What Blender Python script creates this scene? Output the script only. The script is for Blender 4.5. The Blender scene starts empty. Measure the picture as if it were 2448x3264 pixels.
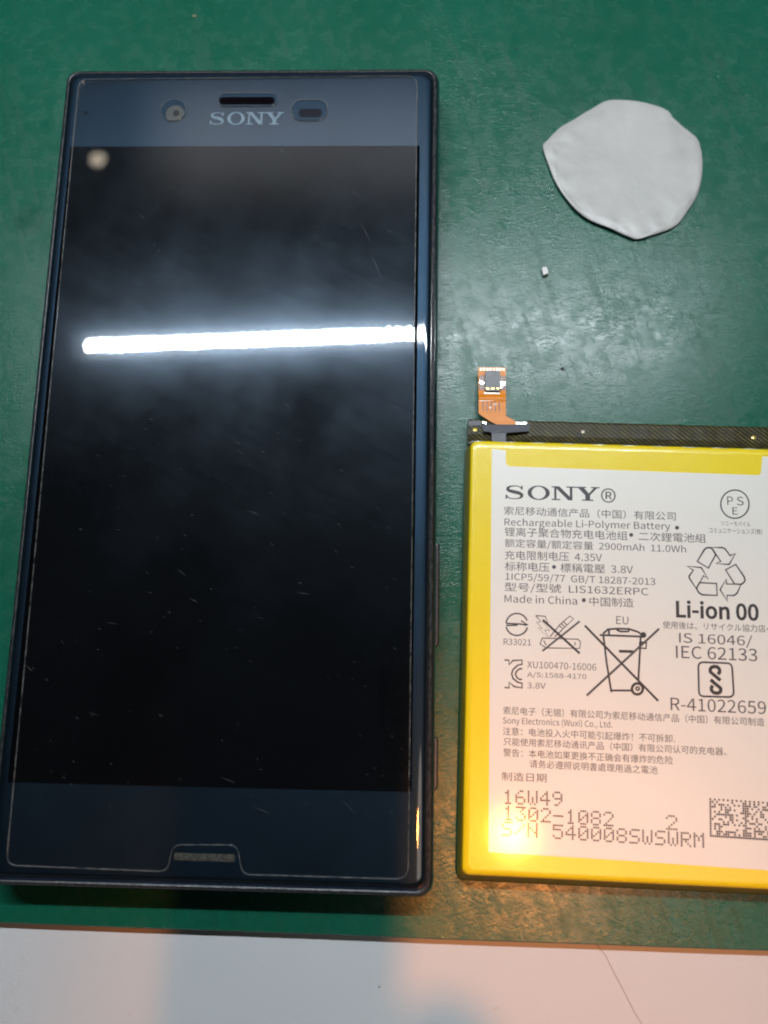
import bpy, bmesh, math, random
from mathutils import Vector, Matrix, Euler, noise

# ------------------------------------------------------------------ camera, world, lamps, exposure
K = 0.001                                    # everything below is written in millimetres
scene = bpy.context.scene
COL = scene.collection
CAM_ROT = (0.19514438, 0.03248299, 0.01927928)
CAM_LOC = (32.3527, -40.9275, 151.6349)      # mm
F_PX, IW, IH = 2780.0, 2448.0, 3264.0

cam_data = bpy.data.cameras.new('camera')
cam_data.sensor_fit = 'VERTICAL'
cam_data.sensor_height = 4.8
cam_data.sensor_width = 3.6
cam_data.lens = 4.8 * F_PX / IH
cam_data.clip_start = 0.002
cam_data.clip_end = 20
cam_data.dof.use_dof = True
cam_data.dof.focus_distance = 0.1515
cam_data.dof.aperture_fstop = 1.8
cam = bpy.data.objects.new('camera', cam_data)
cam.location = Vector(CAM_LOC) * K
cam.rotation_euler = CAM_ROT
COL.objects.link(cam)
scene.camera = cam

world = bpy.data.worlds.new('World')
scene.world = world
world.use_nodes = True
world.node_tree.nodes['Background'].inputs[0].default_value = (0.75, 0.88, 1.0, 1)
world.node_tree.nodes['Background'].inputs[1].default_value = 0.015

scene.view_settings.view_transform = 'Standard'
scene.view_settings.look = 'None'
scene.view_settings.exposure = 0.0
scene.view_settings.gamma = 1.0
scene.cycles.use_denoising = True
scene.cycles.filter_width = 2.0
scene.cycles.sample_clamp_indirect = 6.0
scene.cycles.max_bounces = 8
scene.cycles.transparent_max_bounces = 12
scene.cycles.caustics_reflective = False
scene.cycles.caustics_refractive = False

def lamp(name, kind, loc, target, power, color, **kw):
    d = bpy.data.lights.new(name, kind)
    d.energy = power
    d.color = color
    for k, v in kw.items():
        setattr(d, k, v)
    o = bpy.data.objects.new(name, d)
    o.location = Vector(loc) * K
    o.rotation_euler = (Vector(target) - Vector(loc)).to_track_quat('-Z', 'Y').to_euler()
    COL.objects.link(o)
    return o

# warm spotlight above and behind the photographer (its glint sits on the battery's lower corner)
lamp('warm_spotlight', 'SPOT', (146, -206, 900), (56, -100, 0), 16.5, (1.0, 0.30, 0.05),
     spot_size=math.radians(12.4), spot_blend=1.0, shadow_soft_size=0.017)
# unseen fill light added high up, behind the photographer, to lift the shadows
lamp('fill_light', 'AREA', (420, -420, 1500), (30, -20, 0), 1.8, (1.0, 0.90, 0.80), shape='DISK', size=0.5)
# dim ceiling panel further back, mirrored softly in the upper end of the phone's screen
panel = lamp('ceiling_panel', 'AREA', (20, 725, 1000), (20, 725, 0), 0.34, (0.96, 0.97, 1.0),
             shape='RECTANGLE', size=0.86, size_y=0.30)
panel.data.use_nodes = True                  # the panel's own glow fades towards its rim
_nt = panel.data.node_tree
_em = _nt.nodes['Emission']
_geo = _nt.nodes.new('ShaderNodeNewGeometry')
_sep = _nt.nodes.new('ShaderNodeSeparateXYZ')
_nt.links.new(_geo.outputs['Parametric'], _sep.inputs[0])
def _fall(sock, width):
    a = _nt.nodes.new('ShaderNodeMath'); a.operation = 'PINGPONG'; a.inputs[1].default_value = 0.5
    _nt.links.new(sock, a.inputs[0])
    b = _nt.nodes.new('ShaderNodeMapRange'); b.interpolation_type = 'SMOOTHSTEP'
    b.inputs['From Max'].default_value = width
    _nt.links.new(a.outputs[0], b.inputs['Value'])
    return b.outputs[0]
_mul = _nt.nodes.new('ShaderNodeMath'); _mul.operation = 'MULTIPLY'
_nt.links.new(_fall(_sep.outputs['X'], 0.16), _mul.inputs[0])
_nt.links.new(_fall(_sep.outputs['Y'], 0.5), _mul.inputs[1])
_nt.links.new(_mul.outputs[0], _em.inputs['Strength'])
# small ceiling lamp mirrored near the phone's upper left corner
lamp('ceiling_lamp', 'AREA', (-437, 702, 1000), (-437, 702, 0), 0.0030, (1.0, 0.84, 0.64),
     shape='DISK', size=0.022)

# ------------------------------------------------------------------ helpers
_R = Euler(CAM_ROT, 'XYZ').to_matrix()
def px(u, v, z):
    """photo pixel -> point (mm) on the horizontal plane at height z"""
    d = _R @ Vector(((u - IW / 2) / F_PX, -(v - IH / 2) / F_PX, -1.0))
    c = Vector(CAM_LOC)
    return c + d * ((z - c.z) / d.z)

def link(name, me, mat, parent=None, smooth=False):
    me.materials.clear()
    me.materials.append(mat)
    if smooth:
        for p in me.polygons:
            p.use_smooth = True
    o = bpy.data.objects.new(name, me)
    COL.objects.link(o)
    if parent is not None:
        o.parent = parent
    return o

def from_bm(name, bm, mat, parent=None, smooth=False, origin=(0, 0, 0), normals=True):
    if normals:
        bmesh.ops.recalc_face_normals(bm, faces=bm.faces)
    og = Vector(origin)
    for v in bm.verts:
        v.co = (v.co - og) * K
    me = bpy.data.meshes.new(name)
    bm.to_mesh(me)
    bm.free()
    return link(name, me, mat, parent, smooth)

def thing(name, label, cat, loc=(0, 0, 0), group=None):
    o = bpy.data.objects.new(name, None)
    o.empty_display_size = 0.01
    o.location = Vector(loc) * K
    COL.objects.link(o)
    o['label'] = label
    o['category'] = cat
    if group:
        o['group'] = group
    return o

def tag(o, label, cat, group=None):
    o['label'] = label
    o['category'] = cat
    if group:
        o['group'] = group

def round_rect(hx, hy, r, n=8, cx=0, cy=0):
    pts = []
    for qx, qy, a0 in ((1, 1, 0), (-1, 1, 90), (-1, -1, 180), (1, -1, 270)):
        for i in range(n + 1):
            a = math.radians(a0 + 90 * i / n)
            pts.append((cx + qx * (hx - r) + r * math.cos(a), cy + qy * (hy - r) + r * math.sin(a)))
    return pts

def fillet(poly, rad, n=6):
    """round the corners of a polygon; rad is one radius or one per corner"""
    m = len(poly)
    if not isinstance(rad, (list, tuple)):
        rad = [rad] * m
    out = []
    for i in range(m):
        p = Vector(poly[i]).to_2d(); a = Vector(poly[i - 1]).to_2d(); b = Vector(poly[(i + 1) % m]).to_2d()
        u = (a - p).normalized(); w = (b - p).normalized()
        r = rad[i]
        ang = u.angle(w)
        if r <= 0 or ang > 3.1:
            out.append((p.x, p.y)); continue
        t = r / math.tan(ang / 2)
        t = min(t, (a - p).length * 0.49, (b - p).length * 0.49)
        for k in range(n + 1):
            s = k / n
            q = (p + u * t) * (1 - s) ** 2 + p * 2 * s * (1 - s) + (p + w * t) * s * s
            out.append((q.x, q.y))
    return out

def loft(bm, rings, cap0=True, cap1=True):
    """rings: lists of (x, y, z) with the same count"""
    R = [[bm.verts.new(p) for p in r] for r in rings]
    n = len(R[0])
    for a, b in zip(R, R[1:]):
        for i in range(n):
            j = (i + 1) % n
            bm.faces.new((a[i], a[j], b[j], b[i]))
    if cap0:
        bm.faces.new(R[0][::-1])
    if cap1:
        bm.faces.new(R[-1])
    return R

def curve_mesh(splines, extrude=0.0, bevel=0.0, z=0.0, fill=True):
    """closed outlines (holes allowed) -> filled flat mesh, mm, still unscaled bmesh"""
    cu = bpy.data.curves.new('outline', 'CURVE')
    cu.dimensions = '2D'
    cu.fill_mode = 'BOTH' if fill else 'NONE'
    cu.extrude = extrude
    cu.bevel_depth = bevel
    cu.bevel_resolution = 1
    for pts in splines:
        s = cu.splines.new('POLY')
        s.points.add(len(pts) - 1)
        for p, c in zip(s.points, pts):
            p.co = (c[0], c[1], 0, 1)
        s.use_cyclic_u = True
    return _eval_curve(cu, z)

def _eval_curve(cu, z=0.0):
    o = bpy.data.objects.new('tmp', cu)
    COL.objects.link(o)
    bpy.context.view_layer.update()
    dg = bpy.context.evaluated_depsgraph_get()
    me = bpy.data.meshes.new_from_object(o.evaluated_get(dg), depsgraph=dg)
    bm = bmesh.new()
    bm.from_mesh(me)
    for v in bm.verts:
        v.co.z += z
    bpy.data.objects.remove(o)
    bpy.data.curves.remove(cu)
    bpy.data.meshes.remove(me)
    return bm

def tube(paths, width, z=0.0, flat=1.0, res=1, cyclic=False, three_d=False):
    """stroked polylines (mm). each path: [(x, y[, z/radius])]; flat squashes the tube's height"""
    cu = bpy.data.curves.new('stroke', 'CURVE')
    cu.dimensions = '3D'
    cu.bevel_depth = width / 2
    cu.bevel_resolution = res
    cu.use_fill_caps = True
    cu.twist_mode = 'Z_UP'
    for pts in paths:
        s = cu.splines.new('POLY')
        s.points.add(len(pts) - 1)
        for p, c in zip(s.points, pts):
            p.co = (c[0], c[1], c[2] if three_d else 0, 1)
            if not three_d and len(c) > 2:
                p.radius = c[2]
        s.use_cyclic_u = cyclic
    bm = _eval_curve(cu)
    for v in bm.verts:
        v.co.z = v.co.z * flat + z
    return bm

def arc(cx, cy, r, a0, a1, n=16, ry=None):
    ry = r if ry is None else ry
    return [(cx + r * math.cos(math.radians(a0 + (a1 - a0) * i / n)),
             cy + ry * math.sin(math.radians(a0 + (a1 - a0) * i / n))) for i in range(n + 1)]

# ------------------------------------------------------------------ materials
class Mat:
    def __init__(self, name):
        self.m = bpy.data.materials.new(name)
        self.m.use_nodes = True
        self.t = self.m.node_tree
        self.t.nodes.clear()
        self.out = self.n('ShaderNodeOutputMaterial')
    def n(self, kind, **kw):
        nd = self.t.nodes.new(kind)
        for k, v in kw.items():
            if k.startswith('i_'):
                key = k[2:]
                key = int(key) if key.isdigit() else key.replace('_', ' ')
                nd.inputs[key].default_value = v
            else:
                setattr(nd, k, v)
        return nd
    def l(self, a, b):
        self.t.links.new(a, b)
    def coords(self, scale=(1, 1, 1), rot=0.0, loc=(0, 0, 0)):
        tc = self.n('ShaderNodeTexCoord')
        first = self.n('ShaderNodeMapping')
        first.inputs['Rotation'].default_value = (0, 0, math.radians(rot))
        mp = self.n('ShaderNodeMapping')
        mp.inputs['Scale'].default_value = tuple(s / K for s in scale)
        mp.inputs['Location'].default_value = loc
        self.l(tc.outputs['Object'], first.inputs['Vector'])
        self.l(first.outputs[0], mp.inputs['Vector'])
        return mp.outputs[0]
    def noise(self, vec, scale=1.0, detail=3.0, rough=0.55, dist=0.0):
        nd = self.n('ShaderNodeTexNoise')
        nd.inputs['Scale'].default_value = scale
        nd.inputs['Detail'].default_value = detail
        nd.inputs['Roughness'].default_value = rough
        nd.inputs['Distortion'].default_value = dist
        self.l(vec, nd.inputs['Vector'])
        return nd.outputs['Fac']
    def ramp(self, fac, stops, interp='LINEAR'):
        nd = self.n('ShaderNodeValToRGB')
        nd.color_ramp.interpolation = interp
        e = nd.color_ramp.elements
        while len(e) < len(stops):
            e.new(0.5)
        for el, (p, c) in zip(e, stops):
            el.position = p
            el.color = (c, c, c, 1) if not isinstance(c, (tuple, list)) else (*c, 1)
        self.l(fac, nd.inputs[0])
        return nd.outputs[0]
    def math(self, op, a, b=None, c=None):
        nd = self.n('ShaderNodeMath', operation=op)
        for i, v in enumerate((a, b, c)):
            if v is None:
                continue
            if isinstance(v, (int, float)):
                nd.inputs[i].default_value = v
            else:
                self.l(v, nd.inputs[i])
        return nd.outputs[0]
    def mix(self, fac, a, b):
        nd = self.n('ShaderNodeMix', data_type='RGBA')
        for i, v in ((0, fac), (6, a), (7, b)):
            if isinstance(v, (int, float)):
                nd.inputs[i].default_value = v
            elif isinstance(v, tuple):
                nd.inputs[i].default_value = (*v, 1)
            else:
                self.l(v, nd.inputs[i])
        return nd.outputs[2]
    def bump(self, height, dist, strength=1.0, normal=None):
        nd = self.n('ShaderNodeBump')
        nd.inputs['Strength'].default_value = strength
        nd.inputs['Distance'].default_value = dist * K
        self.l(height, nd.inputs['Height'])
        if normal is not None:
            self.l(normal, nd.inputs['Normal'])
        return nd.outputs[0]
    def pbr(self, color=(0.5, 0.5, 0.5), rough=0.5, metal=0.0, normal=None, **kw):
        b = self.n('ShaderNodeBsdfPrincipled')
        for key, v in (('Base Color', color), ('Roughness', rough), ('Metallic', metal)):
            if isinstance(v, (int, float)):
                b.inputs[key].default_value = v
            elif isinstance(v, tuple):
                b.inputs[key].default_value = (*v, 1)
            else:
                self.l(v, b.inputs[key])
        for k, v in kw.items():
            key = k.replace('_', ' ')
            if isinstance(v, (int, float)):
                b.inputs[key].default_value = v
            elif isinstance(v, tuple):
                b.inputs[key].default_value = v
            else:
                self.l(v, b.inputs[key])
        if normal is not None:
            self.l(normal, b.inputs['Normal'])
        self.l(b.outputs[0], self.out.inputs[0])
        return self.m

def simple(name, color, rough=0.5, metal=0.0, grain=0.06, gscale=1.2, **kw):
    """plain surface with a little uneven tone and gloss"""
    M = Mat(name)
    f = M.noise(M.coords(), gscale, 4)
    dark = tuple(c * (1 - grain) for c in color)
    lite = tuple(min(1, c * (1 + grain)) for c in color)
    col = M.mix(M.ramp(f, [(0.3, 0.0), (0.7, 1.0)]), dark, lite)
    rg = M.math('MULTIPLY_ADD', f, rough * 0.3, rough * 0.85)
    return M.pbr(col, rg, metal, **kw)

def mat_green():
    M = Mat('green rubber')
    v0 = M.coords()
    blot = M.noise(v0, 0.035, 5, 0.6)
    fine = M.noise(v0, 2.2, 3)
    base = M.mix(M.ramp(blot, [(0.3, 0.0), (0.72, 1.0)]), (0.0042, 0.083, 0.046), (0.0056, 0.098, 0.057))
    # pale rubbed haze and darker drag marks running down the mat
    v1 = M.coords((0.50, 0.030, 1), rot=-17)
    drag = M.ramp(M.noise(v1, 1.0, 4, 0.6, 0.4), [(0.52, 0.0), (0.66, 1.0)])
    base = M.mix(M.math('MULTIPLY', drag, 0.32), base, (0.004, 0.060, 0.034))
    # a round darker stain beside the phone
    tc = M.n('ShaderNodeTexCoord')
    sub = M.n('ShaderNodeVectorMath', operation='DISTANCE')
    M.l(tc.outputs['Object'], sub.inputs[0])
    sub.inputs[1].default_value = (-42.6 * K, 45.3 * K, 0)
    wob = M.math('MULTIPLY_ADD', M.noise(v0, 0.5, 2), 0.0012, sub.outputs['Value'])
    stain = M.ramp(M.math('MULTIPLY', wob, 1 / (8 * K)), [(0.42, 1.0), (0.47, 0.0)])
    base = M.mix(M.math('MULTIPLY', stain, 0.65), base, (0.004, 0.066, 0.036))
    # fine short scratches in a few directions
    h = None
    for (sx, sy, rot, lo, hi, sc) in ((0.55, 2.6, -18, 0.50, 0.75, 1.0), (0.4, 2.2, 24, 0.52, 0.75, 1.3), (0.5, 1.7, 60, 0.55, 0.8, 1.0)):
        v = M.coords((sx, sy, 1), rot=rot, loc=(rot, sc * 7, 0))
        s = M.ramp(M.noise(v, sc, 3, 0.6, 0.6), [(lo, 0.0), (hi, 1.0)])
        h = s if h is None else M.math('ADD', h, s)
    h = M.math('MULTIPLY_ADD', fine, 0.4, h)
    h = M.math('MULTIPLY', h, M.ramp(M.noise(M.coords(loc=(3.1, 1.7, 0)), 0.030, 4, 0.6), [(0.36, 0.25), (0.64, 1.0)]))
    worn = M.ramp(M.noise(v0, 0.30, 5, 0.65), [(0.35, 0.0), (0.65, 1.0)])
    nrm = M.bump(h, 0.0205, 0.9)
    big = M.bump(M.noise(v0, 0.25, 3), 0.05, 0.4, nrm)
    rg = M.math('MULTIPLY_ADD', drag, 0.06, M.math('MULTIPLY_ADD', worn, -0.13, 0.315))
    return M.pbr(base, rg, 0.0, big, Specular_IOR_Level=0.35)

def mat_table():
    M = Mat('white table top')
    v = M.coords()
    f = M.noise(v, 0.05, 4)
    col = M.mix(f, (0.57, 0.575, 0.58), (0.605, 0.61, 0.615))
    spot = M.ramp(M.noise(v, 0.42, 2, 0.4), [(0.74, 0.0), (0.78, 1.0)])
    col = M.mix(M.math('MULTIPLY', spot, 0.35), col, (0.45, 0.43, 0.42))
    return M.pbr(col, 0.5, 0.0, M.bump(M.noise(v, 1.5, 3), 0.01, 0.6))

def mat_protector():
    """clear film: see-through, mirrors sharply, with greasy smudges that spread the mirrored light"""
    M = Mat('screen protector film')
    v = M.coords()
    tr = M.n('ShaderNodeBsdfTransparent')
    fr = M.n('ShaderNodeFresnel', i_IOR=1.5)
    sharp = M.n('ShaderNodeBsdfGlossy', i_Roughness=0.015)
    sharp.inputs['Color'].default_value = (1, 1, 1, 1)
    wave = M.bump(M.noise(v, 0.05, 1), 0.02, 0.06)
    M.l(wave, sharp.inputs['Normal'])
    mx = M.n('ShaderNodeMixShader')
    M.l(fr.outputs[0], mx.inputs[0]); M.l(tr.outputs[0], mx.inputs[1]); M.l(sharp.outputs[0], mx.inputs[2])
    # smudges
    blot = M.noise(v, 0.045, 6, 0.62, 0.15)
    strk = M.noise(M.coords((0.10, 0.75, 1), rot=26), 1.0, 5, 0.65, 0.3)
    sm = M.math('MULTIPLY', M.ramp(blot, [(0.36, 0.26), (0.66, 1.0)]), M.ramp(strk, [(0.35, 0.72), (0.7, 1.0)]))
    wide = M.n('ShaderNodeBsdfGlossy', i_Roughness=0.30)
    mid = M.n('ShaderNodeBsdfGlossy', i_Roughness=0.13)
    for g in (wide, mid):
        g.inputs['Color'].default_value = (0.60, 0.78, 1.0, 1)
    m2 = M.n('ShaderNodeMixShader'); m3 = M.n('ShaderNodeMixShader')
    M.l(M.math('MULTIPLY', sm, 0.0048), m2.inputs[0]); M.l(mx.outputs[0], m2.inputs[1]); M.l(wide.outputs[0], m2.inputs[2])
    M.l(M.math('MULTIPLY_ADD', sm, 0.0042, 0.0008), m3.inputs[0]); M.l(m2.outputs[0], m3.inputs[1]); M.l(mid.outputs[0], m3.inputs[2])
    tight = M.n('ShaderNodeBsdfGlossy', i_Roughness=0.085)
    tight.inputs['Color'].default_value = (0.72, 0.86, 1.0, 1)
    m4 = M.n('ShaderNodeMixShader')
    m4.inputs[0].default_value = 0.0014
    M.l(m3.outputs[0], m4.inputs[1]); M.l(tight.outputs[0], m4.inputs[2])
    M.l(m4.outputs[0], M.out.inputs[0])
    return M.m

def mat_edge():
    """the film's cut edge: scattering, grubby, broken up"""
    M = Mat('film edge')
    tr = M.n('ShaderNodeBsdfTransparent')
    pb = M.n('ShaderNodeBsdfPrincipled')
    pb.inputs['Base Color'].default_value = (0.34, 0.33, 0.31, 1)
    pb.inputs['Roughness'].default_value = 0.3
    f = M.ramp(M.noise(M.coords(), 0.9, 4, 0.7), [(0.38, 0.02), (0.78, 0.55)])
    mx = M.n('ShaderNodeMixShader')
    M.l(f, mx.inputs[0]); M.l(tr.outputs[0], mx.inputs[1]); M.l(pb.outputs[0], mx.inputs[2])
    M.l(mx.outputs[0], M.out.inputs[0])
    return M.m

def mat_dust():
    M = Mat('dust and scratch')
    tr = M.n('ShaderNodeBsdfTransparent')
    pb = M.n('ShaderNodeBsdfPrincipled')
    pb.inputs['Base Color'].default_value = (0.5, 0.52, 0.55, 1)
    mx = M.n('ShaderNodeMixShader')
    mx.inputs[0].default_value = 0.13
    M.l(tr.outputs[0], mx.inputs[1]); M.l(pb.outputs[0], mx.inputs[2])
    M.l(mx.outputs[0], M.out.inputs[0])
    return M.m

def mat_film(name, a, b, rough=0.24, bd=0.02, coat=0.4):
    """battery wrapping film: glossy, faintly creased, with a fine slanted weave"""
    M = Mat(name)
    v = M.coords()
    f = M.noise(v, 0.12, 4)
    col = M.mix(f, a, b)
    w = M.n('ShaderNodeTexWave', wave_type='BANDS', bands_direction='Y')
    w.inputs['Scale'].default_value = 0.55
    w.inputs['Distortion'].default_value = 0.6
    M.l(M.coords(rot=35), w.inputs['Vector'])
    h = M.math('MULTIPLY_ADD', w.outputs['Fac'], 0.10, M.noise(v, 0.35, 4, 0.6))
    return M.pbr(col, rough, 0.0, M.bump(h, bd, 0.7), Coat_Weight=coat, Coat_Roughness=0.07)

def mat_tape():
    M = Mat('black hatched tape')
    w = M.n('ShaderNodeTexWave', wave_type='BANDS', bands_direction='Y')
    w.inputs['Scale'].default_value = 0.50
    w.inputs['Distortion'].default_value = 0.15
    M.l(M.coords(rot=42), w.inputs['Vector'])
    lines = M.ramp(w.outputs['Fac'], [(0.74, 0.0), (0.97, 1.0)])
    br = M.ramp(M.noise(M.coords(), 0.6, 3), [(0.3, 0.15), (0.7, 0.8)])
    col = M.mix(M.math('MULTIPLY', lines, br), (0.014, 0.012, 0.005), (0.26, 0.21, 0.04))
    return M.pbr(col, 0.32, 0.0, M.bump(lines, 0.006, 0.4), Specular_IOR_Level=0.18, Coat_Weight=0.04, Coat_Roughness=0.12)

def mat_label():
    M = Mat('white battery label')
    v = M.coords()
    f = M.noise(v, 0.10, 4)
    col = M.mix(f, (0.735, 0.695, 0.625), (0.775, 0.735, 0.665))
    h = M.math('MULTIPLY_ADD', M.noise(v, 2.4, 3, 0.7), 0.35, M.noise(v, 0.30, 4, 0.65))
    return M.pbr(col, 0.42, 0.0, M.bump(h, 0.034, 0.8), Specular_IOR_Level=0.95, Coat_Weight=0.30, Coat_Roughness=0.09)

def mat_pad():
    M = Mat('milky white pad')
    v = M.coords()
    f = M.noise(v, 0.10, 4, 0.6)
    col = M.mix(M.ramp(f, [(0.3, 0.0), (0.7, 1.0)]), (0.41, 0.392, 0.37), (0.495, 0.473, 0.447))
    h = M.math('ADD', M.noise(v, 0.25, 4, 0.6), M.math('MULTIPLY', M.noise(v, 2.5, 3, 0.7), 0.15))
    return M.pbr(col, 0.36, 0.0, M.bump(h, 0.12, 0.5), Subsurface_Weight=0.15, Subsurface_Radius=(0.002, 0.002, 0.002), Subsurface_Scale=1.0)

def emit(name, color, strength):
    M = Mat(name)
    e = M.n('ShaderNodeEmission')
    e.inputs[0].default_value = (*color, 1)
    e.inputs[1].default_value = strength
    M.l(e.outputs[0], M.out.inputs[0])
    return M.m

def rim_mat():
    M = Mat('scuffed frame rim')
    v = M.coords((1, 0.35, 1))
    f = M.noise(v, 2.0, 5, 0.7)
    col = M.mix(M.ramp(f, [(0.4, 0.0), (0.75, 1.0)]), (0.022, 0.025, 0.032), (0.13, 0.125, 0.12))
    return M.pbr(col, 0.38, 0.6, M.bump(f, 0.03, 0.8))

MT = dict(
    green=mat_green(), table=mat_table(), film=mat_protector(), film_edge=mat_edge(), dust=mat_dust(),
    frame=simple('navy phone frame', (0.010, 0.017, 0.030), 0.16, grain=0.15, Coat_Weight=0.5, Coat_Roughness=0.08),
    rim=rim_mat(),
    glass=simple('navy front glass', (0.0105, 0.024, 0.041), 0.42, 0.9, grain=0.05, gscale=0.1, Coat_Weight=1.0, Coat_Roughness=0.03),
    display=simple('black display', (0.0020, 0.0021, 0.0026), 0.6, grain=0.05, Specular_IOR_Level=0.0),
    slot=simple('dark speaker slot', (0.004, 0.003, 0.004), 0.8, Specular_IOR_Level=0.0),
    mesh=simple('dusty speaker mesh', (0.045, 0.040, 0.030), 0.8, grain=0.9, gscale=2.5),
    lens=simple('grey camera ring', (0.048, 0.050, 0.046), 0.35, grain=0.3),
    pupil=simple('dark lens', (0.03, 0.034, 0.034), 0.1),
    sensor=simple('sensor window', (0.012, 0.014, 0.022), 0.12),
    logo=simple('silver blue logo', (0.14, 0.22, 0.28), 0.35, grain=0.2),
    button=simple('frosted button', (0.07, 0.07, 0.075), 0.35, 0.5, grain=0.25),
    yellow=mat_film('yellow wrapping film', (0.84, 0.61, 0.008), (0.90, 0.68, 0.012), 0.30, 0.06, 0.30),
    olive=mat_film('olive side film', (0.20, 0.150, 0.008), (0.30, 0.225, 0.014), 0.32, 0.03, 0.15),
    tape=mat_tape(), label=mat_label(),
    grey_tape=simple('slate grey tape', (0.11, 0.112, 0.13), 0.5, grain=0.1),
    ink=simple('black ink', (0.026, 0.023, 0.024), 0.45, grain=0.6, gscale=2.0),
    ink_mid=simple('worn black ink', (0.055, 0.050, 0.049), 0.45, grain=0.7, gscale=2.0),
    ink_pale=simple('thin black ink', (0.075, 0.068, 0.066), 0.45, grain=0.3),
    kapton=mat_film('orange flex film', (0.74, 0.20, 0.006), (0.84, 0.27, 0.010), 0.45, 0.02, 0.15),
    kapton_dark=simple('brown flex film', (0.16, 0.045, 0.012), 0.3, Coat_Weight=0.4),
    socket=simple('dark connector plastic', (0.028, 0.028, 0.033), 0.35),
    gold=simple('gold contact', (0.75, 0.50, 0.14), 0.28, 0.9, grain=0.2),
    silver=simple('tin plated clip', (0.75, 0.74, 0.70), 0.25, 0.9, grain=0.2),
    pad_and_glint=simple('pale solder and crease glint', (0.62, 0.50, 0.40), 0.3, 0.3, grain=0.2),
    pad=mat_pad(),
    crumb=simple('white crumb', (0.74, 0.71, 0.68), 0.6, grain=0.15),
    speck=simple('dark speck', (0.03, 0.028, 0.024), 0.7),
    brown_speck=simple('brown speck', (0.16, 0.15, 0.09), 0.7),
    grey_speck=simple('grey speck', (0.26, 0.26, 0.26), 0.7),
    hair=simple('brown hair', (0.16, 0.125, 0.09), 0.4),
    lamp_body=simple('lamp housing', (0.35, 0.35, 0.36), 0.5),
    black=simple('black shadow caster', (0.012, 0.012, 0.013), 0.5),
    led=emit('white diode', (0.83, 0.91, 0.97), 500.0),
)

# ------------------------------------------------------------------ the surfaces
TZ = -2.2
bm = bmesh.new()
loft(bm, [[(x, y, z) for x, y in round_rect(380, 420, 12)] for z in (TZ - 18, TZ)])
table = from_bm('table_top', bm, MT['table'])
table['kind'] = 'structure'

bm = bmesh.new()
edge = [(x, -81.0 - (x - 0) * 0.0058 + 0.10 * noise.noise(Vector((x * 0.035, 3, 0)))) for x in range(-260, 281, 6)]
outline = edge + [(280, 300), (-260, 300)]
loft(bm, [[(x, y, TZ + 0.004) for x, y in outline], [(x, y, -0.25) for x, y in outline],
          [(x, y + (0.22 if i < len(edge) else 0), 0) for i, (x, y) in enumerate(outline)]])
mat_obj = from_bm('work_mat', bm, MT['green'])
tag(mat_obj, 'large green rubber work mat, scratched and shiny, under the phone and battery', 'mat')

# ------------------------------------------------------------------ lamps outside the frame
strip = thing('strip_lamp', 'long strip lamp of white diodes, mirrored as a bright bar in the screen', 'lamp', (7, 182, 403))
A, B = Vector((-182.0, 173.5, 400.0)), Vector((203.0, 191.0, 400.0))
dirv = (B - A).normalized()
side = Vector((-dirv.y, dirv.x, 0))
bm = bmesh.new()
a, b = A - dirv * 14, B + dirv * 14
loft(bm, [[tuple(a + side * s + Vector((0, 0, h))) for s, h in ((-9, 1.2), (9, 1.2), (9, 9), (5, 14), (-5, 14), (-9, 9))],
          [tuple(b + side * s + Vector((0, 0, h))) for s, h in ((-9, 1.2), (9, 1.2), (9, 9), (5, 14), (-5, 14), (-9, 9))]])
from_bm('housing', bm, MT['lamp_body'], strip, origin=(7, 182, 403))
NLED = 58
led_me = None
for i in range(NLED):
    p = A + (B - A) * (i / (NLED - 1))
    if led_me is None:
        bm = bmesh.new()
        bm.faces.new([bm.verts.new((x, y, 0.0)) for x, y in arc(0, 0, 2.9, 0, 337.5, 15)][::-1])
        o = from_bm('diode', bm, MT['led'], strip, normals=False)
        led_me = o.data
    else:
        o = bpy.data.objects.new('diode', led_me)
        COL.objects.link(o)
        o.parent = strip
    o.location = (p - Vector((7, 182, 403))) * K

# unseen stand-in for the picture-taker's phone, shaped to throw the shadow strip below
shell = thing('shadow_caster', 'small black camera held above the table, taking the picture', 'camera', (31, -90, 156))
bm = bmesh.new()
ring = round_rect(15.6, 66, 5, 6, 37.0, -90)
loft(bm, [[(x, y, 155.5 - (y + 41) * 0.19) for x, y in ring], [(x, y, 163 - (y + 41) * 0.19) for x, y in ring]])
from_bm('body', bm, MT['black'], shell, origin=(31, -90, 156))
bm = bmesh.new()
bmesh.ops.create_uvsphere(bm, u_segments=20, v_segments=12, radius=1.0,
                          matrix=Matrix.Translation((58.5, -124, 171)) @ Matrix.Diagonal((9, 12, 7, 1)))
from_bm('shadow_lump', bm, MT['black'], shell, smooth=True, origin=(31, -90, 156))  # rounded lump added for the fingertip end of the shadow

# ------------------------------------------------------------------ the phone
phone = thing('smartphone', 'navy blue smartphone with black screen lying face up on the green mat', 'smartphone')
HX, HY, CR, PX, PY = 35.7, 73.0, 2.4, 0.38, -0.5
def pr(ix, iy, z, r=None):
    return [(x, y, z) for x, y in round_rect(HX - ix, HY - iy, max(0.6, CR - min(ix, iy) * 0.6) if r is None else r, 8, PX, PY)]
bm = bmesh.new()
loft(bm, [pr(2.4, 1.4, 0.02), pr(1.2, 0.6, 0.35), pr(0.45, 0.15, 1.2), pr(0.1, 0, 2.4), pr(0, 0, 3.6), pr(0.02, 0, 4.8),
          pr(0.12, 0.04, 5.8), pr(0.32, 0.14, 6.6), pr(0.60, 0.32, 7.15), pr(0.62, 0.36, 7.05), pr(1.5, 1.9, 7.0)])
from_bm('frame', bm, MT['frame'], phone, smooth=False)
bm = bmesh.new()
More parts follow.
